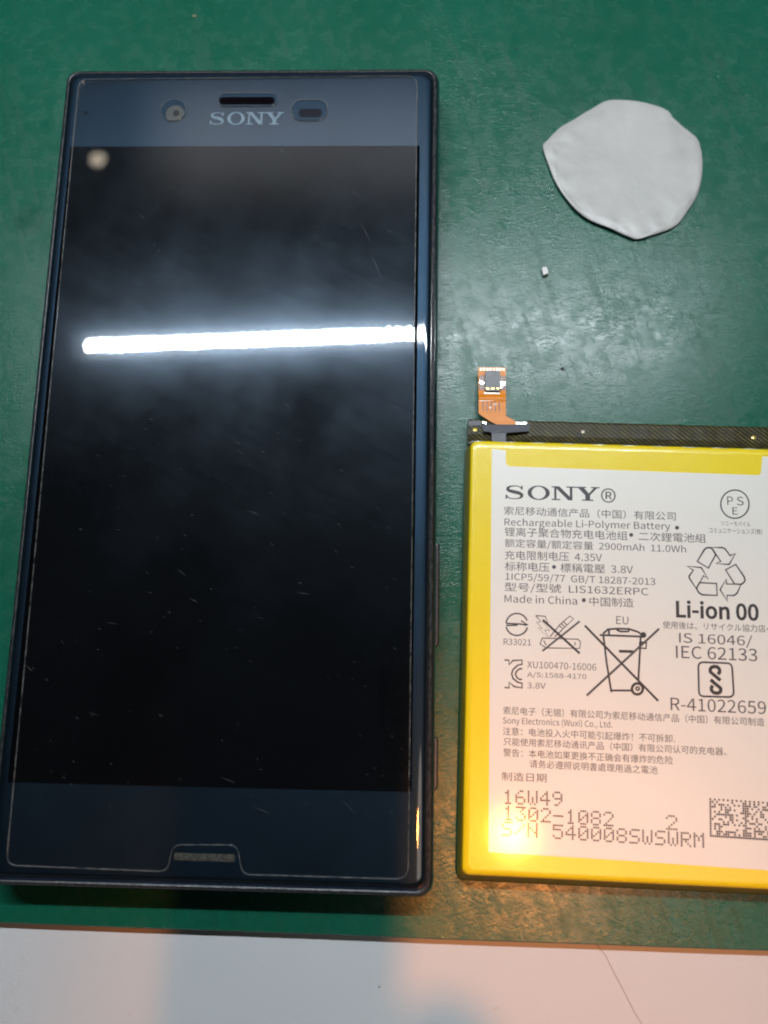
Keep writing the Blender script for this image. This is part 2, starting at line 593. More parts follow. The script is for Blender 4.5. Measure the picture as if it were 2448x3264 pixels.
loft(bm, [pr(0.66, 0.40, 7.06), pr(0.66, 0.40, 7.26), pr(0.80, 0.55, 7.44), pr(1.14, 0.90, 7.56), pr(1.26, 1.05, 7.50), pr(1.26, 1.05, 7.06)], False, False)
from_bm('rim', bm, MT['rim'], phone)
bm = bmesh.new()
loft(bm, [pr(1.36, 1.75, 7.05, 1.6), pr(1.36, 1.75, 7.52, 1.6), pr(1.46, 1.83, 7.74, 1.6), pr(1.72, 1.98, 7.93, 1.6), pr(2.15, 2.15, 8.05, 1.5),
          pr(2.75, 2.3, 8.10, 1.4), pr(3.3, 2.5, 8.11, 1.2)])
glass = from_bm('front_glass', bm, MT['glass'], phone, smooth=True)
for p in glass.data.polygons:
    if abs(p.normal.z) > 0.999:
        p.use_smooth = False
# end cap seam strip under the glass at both short ends
for sy in (1, -1):
    bm = bmesh.new()
    y0, y1 = PY + sy * (HY - 1.72), PY + sy * (HY - 1.08)
    loft(bm, [[(-33.6, y0, 7.06), (33.6, y0, 7.06), (33.6, y1, 7.06), (-33.6, y1, 7.06)],
              [(-33.6, y0, 7.36), (33.6, y0, 7.36), (33.6, y1, 7.30), (-33.6, y1, 7.30)]])
    from_bm('end_cap', bm, MT['frame'], phone)

DY, DW, DH = -0.966, 32.38, 56.63
bm = bmesh.new()
loft(bm, [[(x, y + DY, z) for x, y in round_rect(DW, DH, 0.15, 2)] for z in (8.08, 8.125)])
from_bm('display', bm, MT['display'], phone)

def disc_part(name, cx, cy, r, z0, z1, mat, parent, ry=None, n=28):
    bm = bmesh.new()
    ring = arc(cx, cy, r, 0, 360 - 360 / n, n - 1, ry)
    loft(bm, [[(x, y, z0) for x, y in ring], [(x, y, z1) for x, y in ring]])
    return from_bm(name, bm, mat, parent)

def slab(name, outline, z0, z1, mat, parent, origin=(0, 0, 0)):
    bm = bmesh.new()
    loft(bm, [[(x, y, z0) for x, y in outline], [(x, y, z1) for x, y in outline]])
    return from_bm(name, bm, mat, parent, origin=origin)

fc = disc_part('front_camera', -13.22, 62.40, 1.72, 8.09, 8.13, MT['lens'], phone)
disc_part('lens', -13.0, 62.5, 0.62, 8.12, 8.15, MT['pupil'], fc)
ep = slab('earpiece', round_rect(5.15, 0.78, 0.7, 6, 0.12, 65.05), 8.09, 8.13, MT['slot'], phone)
sn = slab('proximity_sensor', round_rect(2.15, 0.88, 0.8, 6, 12.05, 62.45), 8.09, 8.13, MT['sensor'], phone)
disc_part('indicator_light', -30.1, 62.64, 0.32, 8.09, 8.13, MT['slot'], phone, n=14)
slab('speaker_slot', round_rect(4.8, 0.55, 0.3, 4, 0.05, -68.12), 8.09, 8.125, MT['mesh'], phone)

# slab-serif logo letters, drawn in a unit frame (x to 4.95 wide, height 1)
def logo_letters():
    """-> list of (kind, data): 'fill' outlines, 'stroke' variable-width tubes"""
    S = []
    # S : heavy spine, thin turns
    sp = []
    pts = [(0.92, 0.74, .55), (0.86, 0.86, .5), (0.72, 0.945, .45), (0.52, 0.965, .5), (0.30, 0.93, .75), (0.17, 0.82, 1.15), (0.16, 0.70, 1.35),
           (0.28, 0.60, 1.55), (0.52, 0.53, 1.7), (0.76, 0.46, 1.65), (0.90, 0.36, 1.4), (0.93, 0.24, 1.15), (0.85, 0.11, .8), (0.66, 0.045, .5),
           (0.45, 0.035, .45), (0.25, 0.07, .5), (0.13, 0.17, .55), (0.08, 0.29, .6)]
    S.append(('stroke', pts))
    S.append(('fill', [[(0.885, 0.70), (0.965, 0.70), (0.965, 1.0), (0.91, 1.0), (0.885, 0.9)]]))
    S.append(('fill', [[(0.045, 0.0), (0.095, 0.0), (0.12, 0.10), (0.12, 0.32), (0.045, 0.32)]]))
    # O
    S.append(('fill', [arc(1.83, 0.5, 0.60, 0, 351, 39, 0.52), arc(1.83, 0.5, 0.375, 0, 351, 39, 0.445)[::-1]]))
    # N
    x = 2.53
    S.append(('fill', [[(x, 1), (x + .42, 1), (x + .98, .26), (x + .98, .915), (x + .80, .915), (x + .80, 1), (x + 1.30, 1), (x + 1.30, .915),
                        (x + 1.12, .915), (x + 1.12, 0), (x + .90, 0), (x + .26, .84), (x + .26, .085), (x + .46, .085), (x + .46, 0), (x, 0),
                        (x, .085), (x + .14, .085), (x + .14, .915), (x, .915)]]))
    # Y
    x = 3.80
    S.append(('fill', [[(x, 1), (x + .60, 1), (x + .60, .915), (x + .48, .915), (x + .74, .53), (x + 1.00, .915), (x + .86, .915), (x + .86, 1),
                        (x + 1.32, 1), (x + 1.32, .915), (x + 1.18, .915), (x + .80, .40), (x + .80, .085), (x + .98, .085), (x + .98, 0), (x + .36, 0),
                        (x + .36, .085), (x + .54, .085), (x + .54, .40), (x + .16, .915), (x, .915)]]))
    return S

def build_logo(name, p0, p1, height, z, mat, parent, origin=(0, 0, 0)):
    """p0, p1: left and right end of the baseline (mm)"""
    p0, p1 = Vector(p0).to_2d(), Vector(p1).to_2d()
    ux = (p1 - p0) / 5.12
    uy = Vector((-ux.y, ux.x)).normalized() * height
    out = bmesh.new()
    for kind, data in logo_letters():
        if kind == 'fill':
            b = curve_mesh(data, extrude=0.004)
        else:
            b = tube([data], 0.145, flat=0.03, res=2)
        for v in b.verts:
            q = p0 + ux * v.co.x + uy * v.co.y
            v.co = (q.x, q.y, z + v.co.z)
        tmp = bpy.data.meshes.new('t'); b.to_mesh(tmp); b.free()
        out.from_mesh(tmp); bpy.data.meshes.remove(tmp)
    return from_bm(name, out, mat, parent, origin=origin, normals=False)

build_logo('logo', (-6.70, 60.12), (7.15, 60.10), 2.55, 8.118, MT['logo'], phone)

# side keys
for yc, hl in ((-25.9, 8.7), (-53.4, 4.15)):
    bm = bmesh.new()
    prof = [(35.7, 2.7), (36.35, 2.8), (36.62, 3.2), (36.62, 4.6), (36.35, 5.0), (35.7, 5.1)]
    loft(bm, [[(x - (0.35 if e in (0, 3) else 0), yc + s, z) for x, z in prof] for e, s in enumerate((-hl, -hl + 0.4, hl - 0.4, hl))])
    from_bm('side_button', bm, MT['button'], phone)

# screen protector: clear sheet with a notch and three cut-outs
po = fillet([(-31.9, 69.5), (-31.2, -70.05), (-5.55, -70.35), (-5.0, -66.35), (5.2, -66.15), (6.2, -70.45), (32.0, -70.5), (31.75, 69.9)],
            [2.0, 1.8, 1.6, 1.6, 1.6, 1.6, 2.0, 2.2], 7)
holes = [arc(-13.5, 63.05, 2.3, 0, 351, 39), round_rect(5.55, 1.35, 1.2, 6, 0.3, 65.2), round_rect(3.3, 2.15, 1.9, 8, 11.9, 62.95)]
bm = curve_mesh([po] + holes, extrude=0.13, bevel=0.03, z=8.30)
film = from_bm('screen_protector', bm, MT['film'], phone, normals=False)
bm = tube([[(x, y, 8.36) for x, y in po]], 0.22, res=1, cyclic=True, three_d=True)
from_bm('film_edge', bm, MT['film_edge'], film, smooth=True)
for i, h in enumerate(holes):
    bm = tube([[(x, y, 8.37) for x, y in h]], 0.15, res=1, cyclic=True, three_d=True)
    from_bm('cutout_edge', bm, MT['film_edge'], film, smooth=True)

# dust flecks and hairline scratches on the film
rng = random.Random(11)
bm = bmesh.new()
def fleck(x, y, ln, w, ang):
    d = Vector((math.cos(ang), math.sin(ang))); s = Vector((-d.y, d.x))
    z = 8.475 + rng.random() * 0.01
    c = Vector((x, y))
    q = [c - d * ln / 2, c + s * w / 2, c + d * ln / 2, c - s * w / 2]
    bm.faces.new([bm.verts.new((p.x, p.y, z)) for p in q])
for _ in range(240):
    x, y = rng.uniform(-30.5, 31), rng.uniform(-66, 60)
    a = math.radians(rng.gauss(-28, 14))
    fleck(x, y, rng.uniform(0.15, 0.9) if rng.random() < 0.9 else rng.uniform(1.0, 2.6), rng.uniform(0.04, 0.12), a)
for x, y, ln, w, deg in ((23.0, 38, 5, 0.09, -63), (25.0, 31.5, 8, 0.09, -68), (27, 26, 4, .08, -72), (9.0, -60.9, 3.6, 0.09, -17), (22.5, -60, 4, .06, -42), (-4, -28, 2, .1, -30)):
    fleck(x, y, ln, w, math.radians(deg))
dust = from_bm('dust', bm, MT['dust'], film, normals=False)
dust['kind'] = 'stuff'

# ------------------------------------------------------------------ the battery
BO = (69.9, -34.3, 0)
batt = thing('battery', 'flat yellow phone battery with a printed white label beside the phone', 'battery', BO)
BA = math.radians(-1.1)
def bl(x, y):
    """battery frame (mm from its centre) -> world"""
    c, s = math.cos(BA), math.sin(BA)
    return (BO[0] + x * c - y * s, BO[1] + x * s + y * c)
BHX, BTOP, BBOT = 29.5, 34.9, -38.2
def br(il, ib, it, z, r):
    x0, x1, y0, y1 = -BHX + il, BHX - il, BBOT + ib, BTOP - it
    pts = round_rect((x1 - x0) / 2, (y1 - y0) / 2, r, 6, (x0 + x1) / 2, (y0 + y1) / 2)
    out = []
    for x, y in pts:
        X, Y = bl(x, y)
        wv = 0.13 * noise.noise(Vector((X * 0.24, Y * 0.24, z))) * (1 if 0.3 < z < 4.9 else 0)
        out.append((X + wv, Y + wv, z))
    return out
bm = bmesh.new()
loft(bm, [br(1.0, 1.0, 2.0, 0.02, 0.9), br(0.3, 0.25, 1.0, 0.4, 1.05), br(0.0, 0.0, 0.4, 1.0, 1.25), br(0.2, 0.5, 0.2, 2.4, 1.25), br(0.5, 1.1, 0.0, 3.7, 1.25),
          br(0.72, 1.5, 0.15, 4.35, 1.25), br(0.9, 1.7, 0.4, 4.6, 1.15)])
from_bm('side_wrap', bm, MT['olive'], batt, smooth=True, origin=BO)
bm = bmesh.new()
loft(bm, [br(0.80, 1.58, 0.25, 4.42, 1.2), br(0.88, 1.66, 0.33, 4.66, 1.15), br(1.05, 1.85, 0.5, 4.84, 1.15), br(1.3, 2.1, 0.85, 4.95, 1.05), br(1.8, 2.6, 1.5, 5.0, 0.9)])
body = from_bm('pouch', bm, MT['yellow'], batt, smooth=True, origin=BO)
for p in body.data.polygons:
    if abs(p.normal.z) > 0.9995:
        p.use_smooth = False

# sealed terrace along the top, wrapped in black tape
def strip_prof(pts, x0, x1, nseg=24, sag=0.0):
    """profile [(y, z)] in the battery frame swept along x"""
    rings = []
    for i in range(nseg + 1):
        x = x0 + (x1 - x0) * i / nseg
        k = sag * math.sin(i * 1.7) * 0.05
        rings.append([(*bl(x, y + k), z + k * 0.5) for y, z in pts])
    return rings
bm = bmesh.new()
loft(bm, strip_prof([(34.6, 0.4), (38.8, 0.3), (39.05, 0.6), (39.1, 2.8), (39.02, 3.0), (38.75, 3.1), (36.2, 3.5), (35.2, 3.75), (34.8, 4.1), (34.5, 4.45), (34.1, 4.5), (34.1, 2.5)], -29.1, 25.2, 40, 0.6))
terr = from_bm('terminal_strip', bm, MT['tape'], batt, smooth=False, origin=BO)
bm = bmesh.new()
loft(bm, strip_prof([(34.6, 0.4), (36.8, 0.4), (37.1, 1.0), (37.1, 2.6), (36.7, 3.0), (35.2, 3.5), (34.6, 4.0), (34.2, 2.5)], 25.25, 28.8, 6))
from_bm('strip_end', bm, MT['tape'], batt, smooth=True, origin=BO)
# fold of the wrapping film; its pale colour stands in for a bright reflection
bm = bmesh.new()
loft(bm, strip_prof([(34.28, 4.60), (34.38, 4.70), (34.52, 4.70), (34.64, 4.60), (34.58, 4.40), (34.3, 4.4)], -28.6, 27.5, 40, 1.6))
from_bm('film_fold', bm, simple('film crease with painted glint', (0.50, 0.50, 0.42), 0.22, 0.3, grain=0.5, gscale=0.4), batt, smooth=True, origin=BO)
for (u, v, r, m) in ((1514, 1376, 0.75, 'yellow'), (1858, 1378, 0.42, 'pad_and_glint'), (2402, 1398, 0.6, 'gold')):
    p = px(u, v, 3.2)
    bm = bmesh.new()
    bmesh.ops.create_uvsphere(bm, u_segments=14, v_segments=8, radius=1, matrix=Matrix.Translation((p.x, p.y, 3.22)) @ Matrix.Diagonal((r, r, 0.22, 1)))
    from_bm('weld_spot', bm, MT[m], terr, smooth=True, origin=BO)
# grey tape: a short bar on the strip and a leg that reaches the label
def pxpoly(pts, z):
    return [tuple(px(u, v, z))[:2] for u, v in pts]
gt = fillet(pxpoly([(1536, 1353), (1692, 1346), (1686, 1376), (1612, 1382), (1612, 1412), (1567, 1410), (1566, 1380), (1540, 1377)], 3.9), 0.35, 3)
bm = bmesh.new()
def gz(x, y):
    t = (y - (2.4)) / 2.2
    return 4.42 - 1.15 * max(0, min(1, t))
loft(bm, [[(x, y, gz(x, y) - 0.3) for x, y in gt], [(x, y, gz(x, y)) for x, y in gt]])
from_bm('grey_tape', bm, MT['grey_tape'], batt, origin=BO)

gt2 = fillet(pxpoly([(1493, 1341), (1530, 1339), (1536, 1354), (1497, 1357)], 3.4), 0.25, 3)
slab('grey_tape', gt2, 3.0, 3.3, MT['grey_tape'], batt, BO)

# white label with a window cut out of its top edge
LZ = 5.035
lab = pxpoly([(1568, 1430), (1563, 2000), (1557, 2716), (2000, 2743.5), (2448, 2774)], LZ)
lab += [bl(28.0, -34.1), bl(28.0, 33.2)]
lab += pxpoly([(2430, 1455), (2425, 1515), (1613, 1486), (1612, 1436)], LZ)
rad = [0.2, 0, 0.2, 0, 0, 0.4, 0.4, 0.1, 0.7, 0.9, 0.15]
labo = fillet(lab, rad, 5)
bm = curve_mesh([labo], extrude=0.012, z=LZ - 0.012)
label = from_bm('label', bm, MT['label'], batt, origin=BO, normals=False)
PZ = LZ + 0.012                                # print lies on the label

try:                                           # Blender's own bundled sans; falls back to the built-in font
    SANS = bpy.data.fonts.load(bpy.utils.system_resource('DATAFILES', path='fonts') + '/Noto Sans CJK Regular.woff2')
except Exception:
    SANS = None
TEXT_JOBS = []
def print_text(s, u0, v0, u1, v1, h, mat='ink_mid', bold=0.0):
    """one line of print: photo pixels of its lower left and lower right end, height in pixels"""
    cu = bpy.data.curves.new('txt', 'FONT')
    if SANS:
        cu.font = SANS
    cu.body = s
    cu.size = 1.0
    cu.resolution_u = 3
    cu.offset = bold
    cu.fill_mode = 'FRONT'
    o = bpy.data.objects.new('tmp', cu)
    COL.objects.link(o)
    TEXT_JOBS.append((o, u0, v0, u1, v1, h, mat))
def finish_text():
    bpy.context.view_layer.update()
    dg = bpy.context.evaluated_depsgraph_get()
    for o, u0, v0, u1, v1, h, mat in TEXT_JOBS:
        me = bpy.data.meshes.new_from_object(o.evaluated_get(dg), depsgraph=dg)
        xs = [v.co.x for v in me.vertices]; ys = [v.co.y for v in me.vertices]
        x0, x1, y0, y1 = min(xs), max(xs), min(ys), max(ys)
        a = px(u0, v0, PZ); c = px(u1, v1, PZ); t = px(u0, v0 - h, PZ)
        ux = (c - a) / (x1 - x0)
        up = Vector((-ux.y, ux.x, 0)).normalized() * ((t - a).length / (y1 - y0))
        og = Vector(BO)
        for v in me.vertices:
            q = a + ux * (v.co.x - x0) + up * (v.co.y - y0)
            v.co = (Vector((q.x, q.y, PZ)) - og) * K
        me.name = 'printed_text'
        link('printed_text', me, MT[mat], label)
    for job in TEXT_JOBS:
        cu = job[0].data
        bpy.data.objects.remove(job[0])
        bpy.data.curves.remove(cu)

def print_stroke(name, paths, wpx, mat='ink', cyclic=False):
    """line art: paths in photo pixels, stroke width in pixels"""
    pp = []
    for p in paths:
        pp.append([tuple(px(u, v, PZ))[:2] for u, v in p])
    b = tube(pp, wpx / 18.8, z=PZ, flat=0.06, res=1, cyclic=cyclic)
    return from_bm(name, b, MT[mat], label, origin=BO, normals=False)

def print_fill(name, outlines, mat='ink'):
    b = curve_mesh([[tuple(px(u, v, PZ))[:2] for u, v in p] for p in outlines], extrude=0.003, z=PZ)
    return from_bm(name, b, MT[mat], label, origin=BO, normals=False)

a, c = px(1609, 1590.5, PZ), px(1912, 1597, PZ)
build_logo('logo', a, c, 2.42, PZ + 0.004, MT['ink'], label, origin=BO)
print_text('®', 1915, 1602, 1963, 1604, 47, 'ink_pale')
T = print_text
T('索尼移动通信产品（中国）有限公司', 1607, 1641, 2154, 1660, 28)
T('Rechargeable Li-Polymer Battery', 1608, 1682, 2137, 1696, 31)
T('锂离子聚合物充电电池组    二次鋰電池組', 1608, 1709, 2250, 1731, 29)
T('额定容量/额定容量  2900mAh  11.0Wh', 1609, 1746, 2187, 1766, 29)
T('充电限制电压  4.35V', 1609, 1783, 1919, 1792, 29)
T('标称电压    標稱電壓  3.8V', 1609, 1819, 2018, 1830, 29)
T('1ICP5/59/77  GB/T 18287-2013', 1611, 1853, 2089, 1870, 28)
T('型号/型號  LIS1632ERPC', 1608, 1887, 2067, 1903, 31)
T('Made in China    中国制造', 1608, 1922, 2020, 1936, 29)
print_stroke('certification_ring', [arc(2342.5, 1607, 45, 0, 351, 39)], 4.2, cyclic=True)
T('P', 2318.5, 1609.5, 2337, 1610, 27)
T('S', 2349, 1611, 2371, 1611.5, 28)
T('E', 2335, 1640, 2352, 1640.5, 23)
T('ソニーモバイル', 2299, 1675, 2392, 1678, 15)
T('コミュニケーションズ(株)', 2261, 1701, 2430, 1706, 20)

def cropB(pts):
    return [(1980 + x / 3.545, 1520 + y / 3.545) for x, y in pts]
def cropC(pts):
    return [(1560 + x / 3.318, 1920 + y / 3.318) for x, y in pts]
def cropD(pts):
    return [(1980 + x / 3.545, 1900 + y / 3.545) for x, y in pts]
print_stroke('recycling_symbol', [cropB(p) for p in (
    [(860, 955), (940, 822), (965, 803), (1000, 798), (1030, 815), (1068, 880), (985, 1030)],
    [(1000, 798), (1140, 799), (1172, 812), (1232, 890), (1290, 868), (1220, 990), (1070, 980), (1125, 955), (1030, 815)],
    [(1180, 1050), (1295, 990), (1390, 1130), (1400, 1165), (1385, 1195), (1355, 1215), (1280, 1210)],
    [(1190, 1210), (1355, 1215), (1310, 1315), (1275, 1340), (1195, 1340), (1200, 1405), (1118, 1275), (1188, 1155)],
    [(745, 1010), (815, 1055), (768, 1120), (770, 1145), (850, 1265), (930, 1115), (985, 1155), (905, 1025)],
    [(885, 1195), (1078, 1205), (1085, 1340), (915, 1332), (880, 1310), (850, 1262)])], 5.2, cyclic=True)
T('Li-ion 00', 2155, 1969, 2419.5, 1980.5, 57, 'ink', bold=0.011)
T('使用後は、リサイクル協力店へ', 2112.6, 2003, 2466, 2017, 24)
T('IS 16046/', 2165, 2055, 2399, 2066, 40)
T('IEC 62133', 2155, 2097.5, 2414.4, 2108.5, 40)
print_stroke('certification_frame', [cropD(fillet([(870, 745), (1250, 760), (1275, 1142), (880, 1132)], 60, 6))], 5.5, cyclic=True)
print_stroke('certification_symbol', [cropD(arc(1065, 842, 55, 215, 555, 1)[:0] + [(1122, 952), (1008, 858), (1006, 830), (1020, 805), (1050, 795), (1085, 800), (1110, 825), (1113, 858), (1095, 885)]),
                                      cropD([(1010, 945), (1122, 1040), (1126, 1068), (1112, 1090), (1082, 1098), (1045, 1090), (1020, 1065), (1020, 1035), (1035, 1010)])], 11)
T('R-41022659', 2138, 2264, 2442.6, 2277, 41)
# charging mark and its number
print_stroke('approval_symbol', [cropC(arc(290, 232, 115, -20, -172, 16)), cropC(arc(290, 235, 115, 15, 168, 16)),
                                cropC([(175, 222), (300, 228), (405, 237)]), cropC([(175, 245), (300, 240)]), cropC([(335, 195), (405, 237), (370, 245)])], 4.6)
T('R33021', 1605, 2055, 1692.6, 2058, 20, 'ink_pale')
print_stroke('no_charging_symbol', [cropC(p) for p in (
    [(490, 140), (590, 148), (618, 215), (565, 205), (640, 300), (585, 290), (635, 385), (515, 270), (560, 275), (500, 210), (545, 205), (490, 140)],
    [(735, 245), (850, 145), (890, 175), (780, 280), (735, 245)], [(760, 225), (800, 262)], [(785, 205), (820, 240)], [(640, 365), (735, 250)], [(690, 365), (775, 285)],
    [(560, 378), (935, 390), (962, 415), (955, 488), (600, 482), (535, 440), (560, 378)], [(905, 420), (905, 455)], [(575, 405), (600, 455)])], 3.4, 'ink_pale')
print_stroke('cross_line', [cropC([(565, 185), (955, 540)])], 7)
print_stroke('cross_line', [cropC([(560, 515), (955, 200)])], 6, 'ink_pale')
T('EU', 1964, 1989, 2003, 1991, 25, 'ink_pale')
print_stroke('bin_symbol', [cropC(p) for p in (
    [(1205, 350), (1240, 640), (1290, 950)], [(1290, 932), (1510, 932)], [(1600, 365), (1575, 830)], [(1165, 345), (1605, 362)],
    [(1200, 332), (1255, 285), (1350, 278), (1480, 282), (1570, 312), (1625, 350)], [(1345, 290), (1385, 308), (1470, 308), (1480, 285)],
    [(1265, 290), (1265, 340)], [(1592, 420), (1660, 428), (1655, 488), (1590, 482), (1592, 420)])], 6)
print_stroke('bin_wheel', [cropC(arc(1565, 915, 58, 0, 345, 23))], 8, cyclic=True)
print_stroke('bin_wheel', [cropC(arc(1568, 912, 18, 0, 330, 11))], 5, cyclic=True)
print_stroke('bin_hinge', [cropC(arc(1628, 345, 15, 0, 330, 11))], 10, cyclic=True)
print_stroke('bin_dash', [cropC([(1370, 516), (1520, 521)])], 8.5)
print_stroke('cross_line', [[(1864, 1994), (2098, 2234)]], 6.8)
print_stroke('cross_line', [[(1870, 2217), (2101, 2004)]], 6.8, 'ink_pale')
print_stroke('certification_letters', [cropC(p) for p in (
    [(160, 610), (208, 612), (208, 660), (250, 615), (345, 610), (345, 655), (300, 665), (250, 710), (235, 755), (250, 805), (300, 845), (345, 855), (345, 905), (260, 890), (208, 845), (208, 905), (160, 900)],
    [(345, 700), (315, 705), (285, 730), (275, 760), (290, 795), (320, 815), (345, 815)])], 5)
T('XU100470-16006', 1680.5, 2129, 1900.6, 2138, 22, 'ink_pale')
T('A/S:1588-4170', 1680.5, 2161, 1869, 2168, 20, 'ink_pale')
T('3.8V', 1680.5, 2194, 1739, 2196, 19, 'ink_pale')
T('索尼电子（无锡）有限公司为索尼移动通信产品（中国）有限公司制造', 1604, 2277, 2437, 2315, 26)
T('Sony Electronics (Wuxi) Co., Ltd.', 1603, 2312, 1952, 2326, 28)
T('注意：电池投入火中可能引起爆炸！不可拆卸.', 1603, 2343, 2151, 2368, 26)
T('只能使用索尼移动通讯产品（中国）有限公司认可的充电器、', 1605, 2376, 2316, 2409, 26)
T('警告：本电池如果更换不正确会有爆炸的危险', 1604, 2411, 2145, 2437, 26)
T('请务必遵照说明書處理用過之電池', 1688, 2447, 2096, 2468, 26)
T('制造日期', 1599, 2488, 1742, 2494, 28, 'ink_pale')

finish_text()
for u, v in ((2158, 1682), (2012, 1705), (1766, 1807), (1861, 1913)):
    print_stroke('bullet', [arc(u, v, 3.2, 0, 330, 11)], 6.5, 'ink_mid', cyclic=True)

# dot-printed batch code: 5 x 7 dots per character
FONT57 = {
    '1': '0010001100001000010000100001001110', '0': '01110100011001110101110011000101110', '2': '0111010001000010001000100010001111 1',
    '3': '1111100010001000001000001100010 1110', '4': '00010001100101010010111110001000010', '5': '1111110000111100000100001100010 1110',
    '6': '0011001000100001111010001100010 1110', '8': '0111010001100010111010001100010 1110', '9': '0111010001100010111100001000100 1100',
    'W': '1000110001100011010110101101010 1010', 'S': '0111110000100000111000001000011 1110', 'N': '1000110001110011010110011100011 0001',
    'R': '1111010001100011111010100100101 0001', 'M': '1000111011101011010110001100011 0001', '-': '00000000000000011111000000000000000',
    '/': '0000000001000100010001000100000 0000'}
FONT57 = {k: v.replace(' ', '') for k, v in FONT57.items()}
FONT57['1'] = '00100' '01100' '00100' '00100' '00100' '00100' '01110'
def dot_print(name, cells, u0, v0, u1, v1, ncol, nrow_px, rdot, mat='ink'):
    """cells: set of (col, row) with row 0 at the base; baseline given by two pixels"""
    p0, p1 = px(u0, v0, PZ), px(u1, v1, PZ)
    ux = (p1 - p0) / ncol
    up = Vector((-ux.y, ux.x, 0)).normalized() * (nrow_px / 20.2)
    b = bmesh.new()
    for cx, cy in cells:
        q = p0 + ux * (cx + 0.5) + up * cy
        vs = [b.verts.new((q.x + rdot * math.cos(k * math.pi / 3), q.y + rdot * math.sin(k * math.pi / 3), PZ + 0.002 + 0.0015 * ((cx + cy) % 2))) for k in range(6)]
        b.faces.new(vs)
    return from_bm(name, b, MT[mat], label, origin=BO, normals=False)
def code_cells(s):
    out = []
    for i, ch in enumerate(s):
        g = FONT57.get(ch)
        if not g:
            continue
        for k, bit in enumerate(g[:35]):
            if bit == '1':
                out.append((i * 6 + k % 5, 6 - k // 5))
    return out
def code(s, u0, v0, u1, v1, h):
    dot_print('batch_code', code_cells(s), u0, v0, u1, v1, len(s) * 6 - 1, h / 6.9, 0.165, 'ink')
code('16W49', 1603, 2560, 1793, 2567, 45)
code('1302-1082', 1603, 2611, 1956, 2632, 45)
code('2', 2122, 2642, 2160, 2644, 46)
code('S/N 540008SWSWRM', 1599, 2661, 2245, 2700, 45)
rg2 = random.Random(5)
cells = set()
NC, NR = 32, 16
for x in range(NC):
    for y in range(NR):
        if y == 0 or x == 0 or x == 16 or (y == NR - 1 and x % 2 == 0) or (y < NR - 1 and rg2.random() < 0.46):
            cells.add((x, y))
dot_print('dot_block', cells, 2262, 2664, 2488, 2679, NC, 112 / (NR - 1), 0.18)

# flex ribbon with its little connector
RZ = 3.0
flex_out = [(43.38, 15.35), (48.37, 15.39), (48.29, 13.47), (48.13, 10.35), (48.16, 5.87), (49.82, 4.84), (49.81, 4.30), (46.62, 4.20), (45.36, 4.8), (43.36, 6.24)]
def flex_z(y):
    # lies over the strip, dips towards the mat, with one soft crease
    base = 3.35 if y < 5 else 3.35 - 1.5 * min(1, (y - 5) / 9) ** 1.2
    return base + 0.35 * math.exp(-((y - 9.2) / 0.55) ** 2)
bm = bmesh.new()
ys = [15.37 - i * (15.37 - 4.25) / 44 for i in range(45)]
def xspan(y):
    xl = 43.37 if y > 6.24 else 43.36 + (6.24 - y) * (45.36 - 43.36) / 1.44 if y > 4.8 else 45.36 + (4.8 - y) * 2.1
    xr = 48.37 - (15.39 - y) * 0.024 if y > 5.87 else 48.16 + (5.87 - y) * 1.61 if y > 4.84 else 49.82
    return xl, xr
rows = []
for y in ys:
    xl, xr = xspan(y)
    rows.append([(bm.verts.new((xl + (xr - xl) * k / 6, y, flex_z(y) + 0.12)), bm.verts.new((xl + (xr - xl) * k / 6, y, flex_z(y)))) for k in range(7)])
for r0, r1 in zip(rows, rows[1:]):
    for k in range(6):
        bm.faces.new((r0[k][0], r0[k + 1][0], r1[k + 1][0], r1[k][0]))
        bm.faces.new((r0[k][1], r1[k][1], r1[k + 1][1], r0[k + 1][1]))
    bm.faces.new((r0[0][0], r1[0][0], r1[0][1], r0[0][1]))
    bm.faces.new((r0[6][0], r0[6][1], r1[6][1], r1[6][0]))
for r in (rows[0], rows[-1]):
    for k in range(6):
        bm.faces.new((r[k][0], r[k][1], r[k + 1][1], r[k + 1][0]))
flex = from_bm('flex_ribbon', bm, MT['kapton'], batt, smooth=False, origin=BO)
def on_flex(name, x0, x1, y0, y1, h, mat, parent, lift=0.12, ang=0.0, r=0.08):
    cx, cy = (x0 + x1) / 2, (y0 + y1) / 2
    z = max(flex_z(y0), flex_z(y1), flex_z(cy)) + lift
    pts = round_rect((x1 - x0) / 2, (y1 - y0) / 2, min(r, (x1 - x0) * .4, (y1 - y0) * .4), 2)
    c, s = math.cos(ang), math.sin(ang)
    pts = [(cx + x * c - y * s, cy + x * s + y * c) for x, y in pts]
    return slab(name, pts, z - 0.05, z + h, MT[mat], parent, BO)
on_flex('flex_stiffener', 43.5, 48.25, 10.9, 13.6, 0.05, 'kapton_dark', flex)
for y0, y1 in ((14.75, 15.25),):
    for k in range(8):
        x = 43.7 + k * 0.58
        on_flex('solder_pad', x, x + 0.36, y0, y1, 0.05, 'pad_and_glint', flex)
conn = on_flex('connector', 44.5, 47.2, 10.45, 14.25, 0.75, 'socket', batt, 0.12, 0, 0.3)
zc = 0.75
for k, yy in enumerate((13.6, 12.9, 12.2, 11.5, 10.9)):
    for xx in (44.75, 46.55):
        on_flex('contact', xx + 0.0, xx + 0.42, yy - 0.2, yy + 0.12, 0.12, 'gold', conn, 0.12 + zc, -0.35)
on_flex('contact_bridge', 45.55, 46.15, 10.75, 11.0, 0.10, 'gold', conn, 0.12 + zc)
on_flex('contact_bridge', 45.45, 46.25, 13.85, 14.15, 0.12, 'kapton', conn, 0.12 + zc)
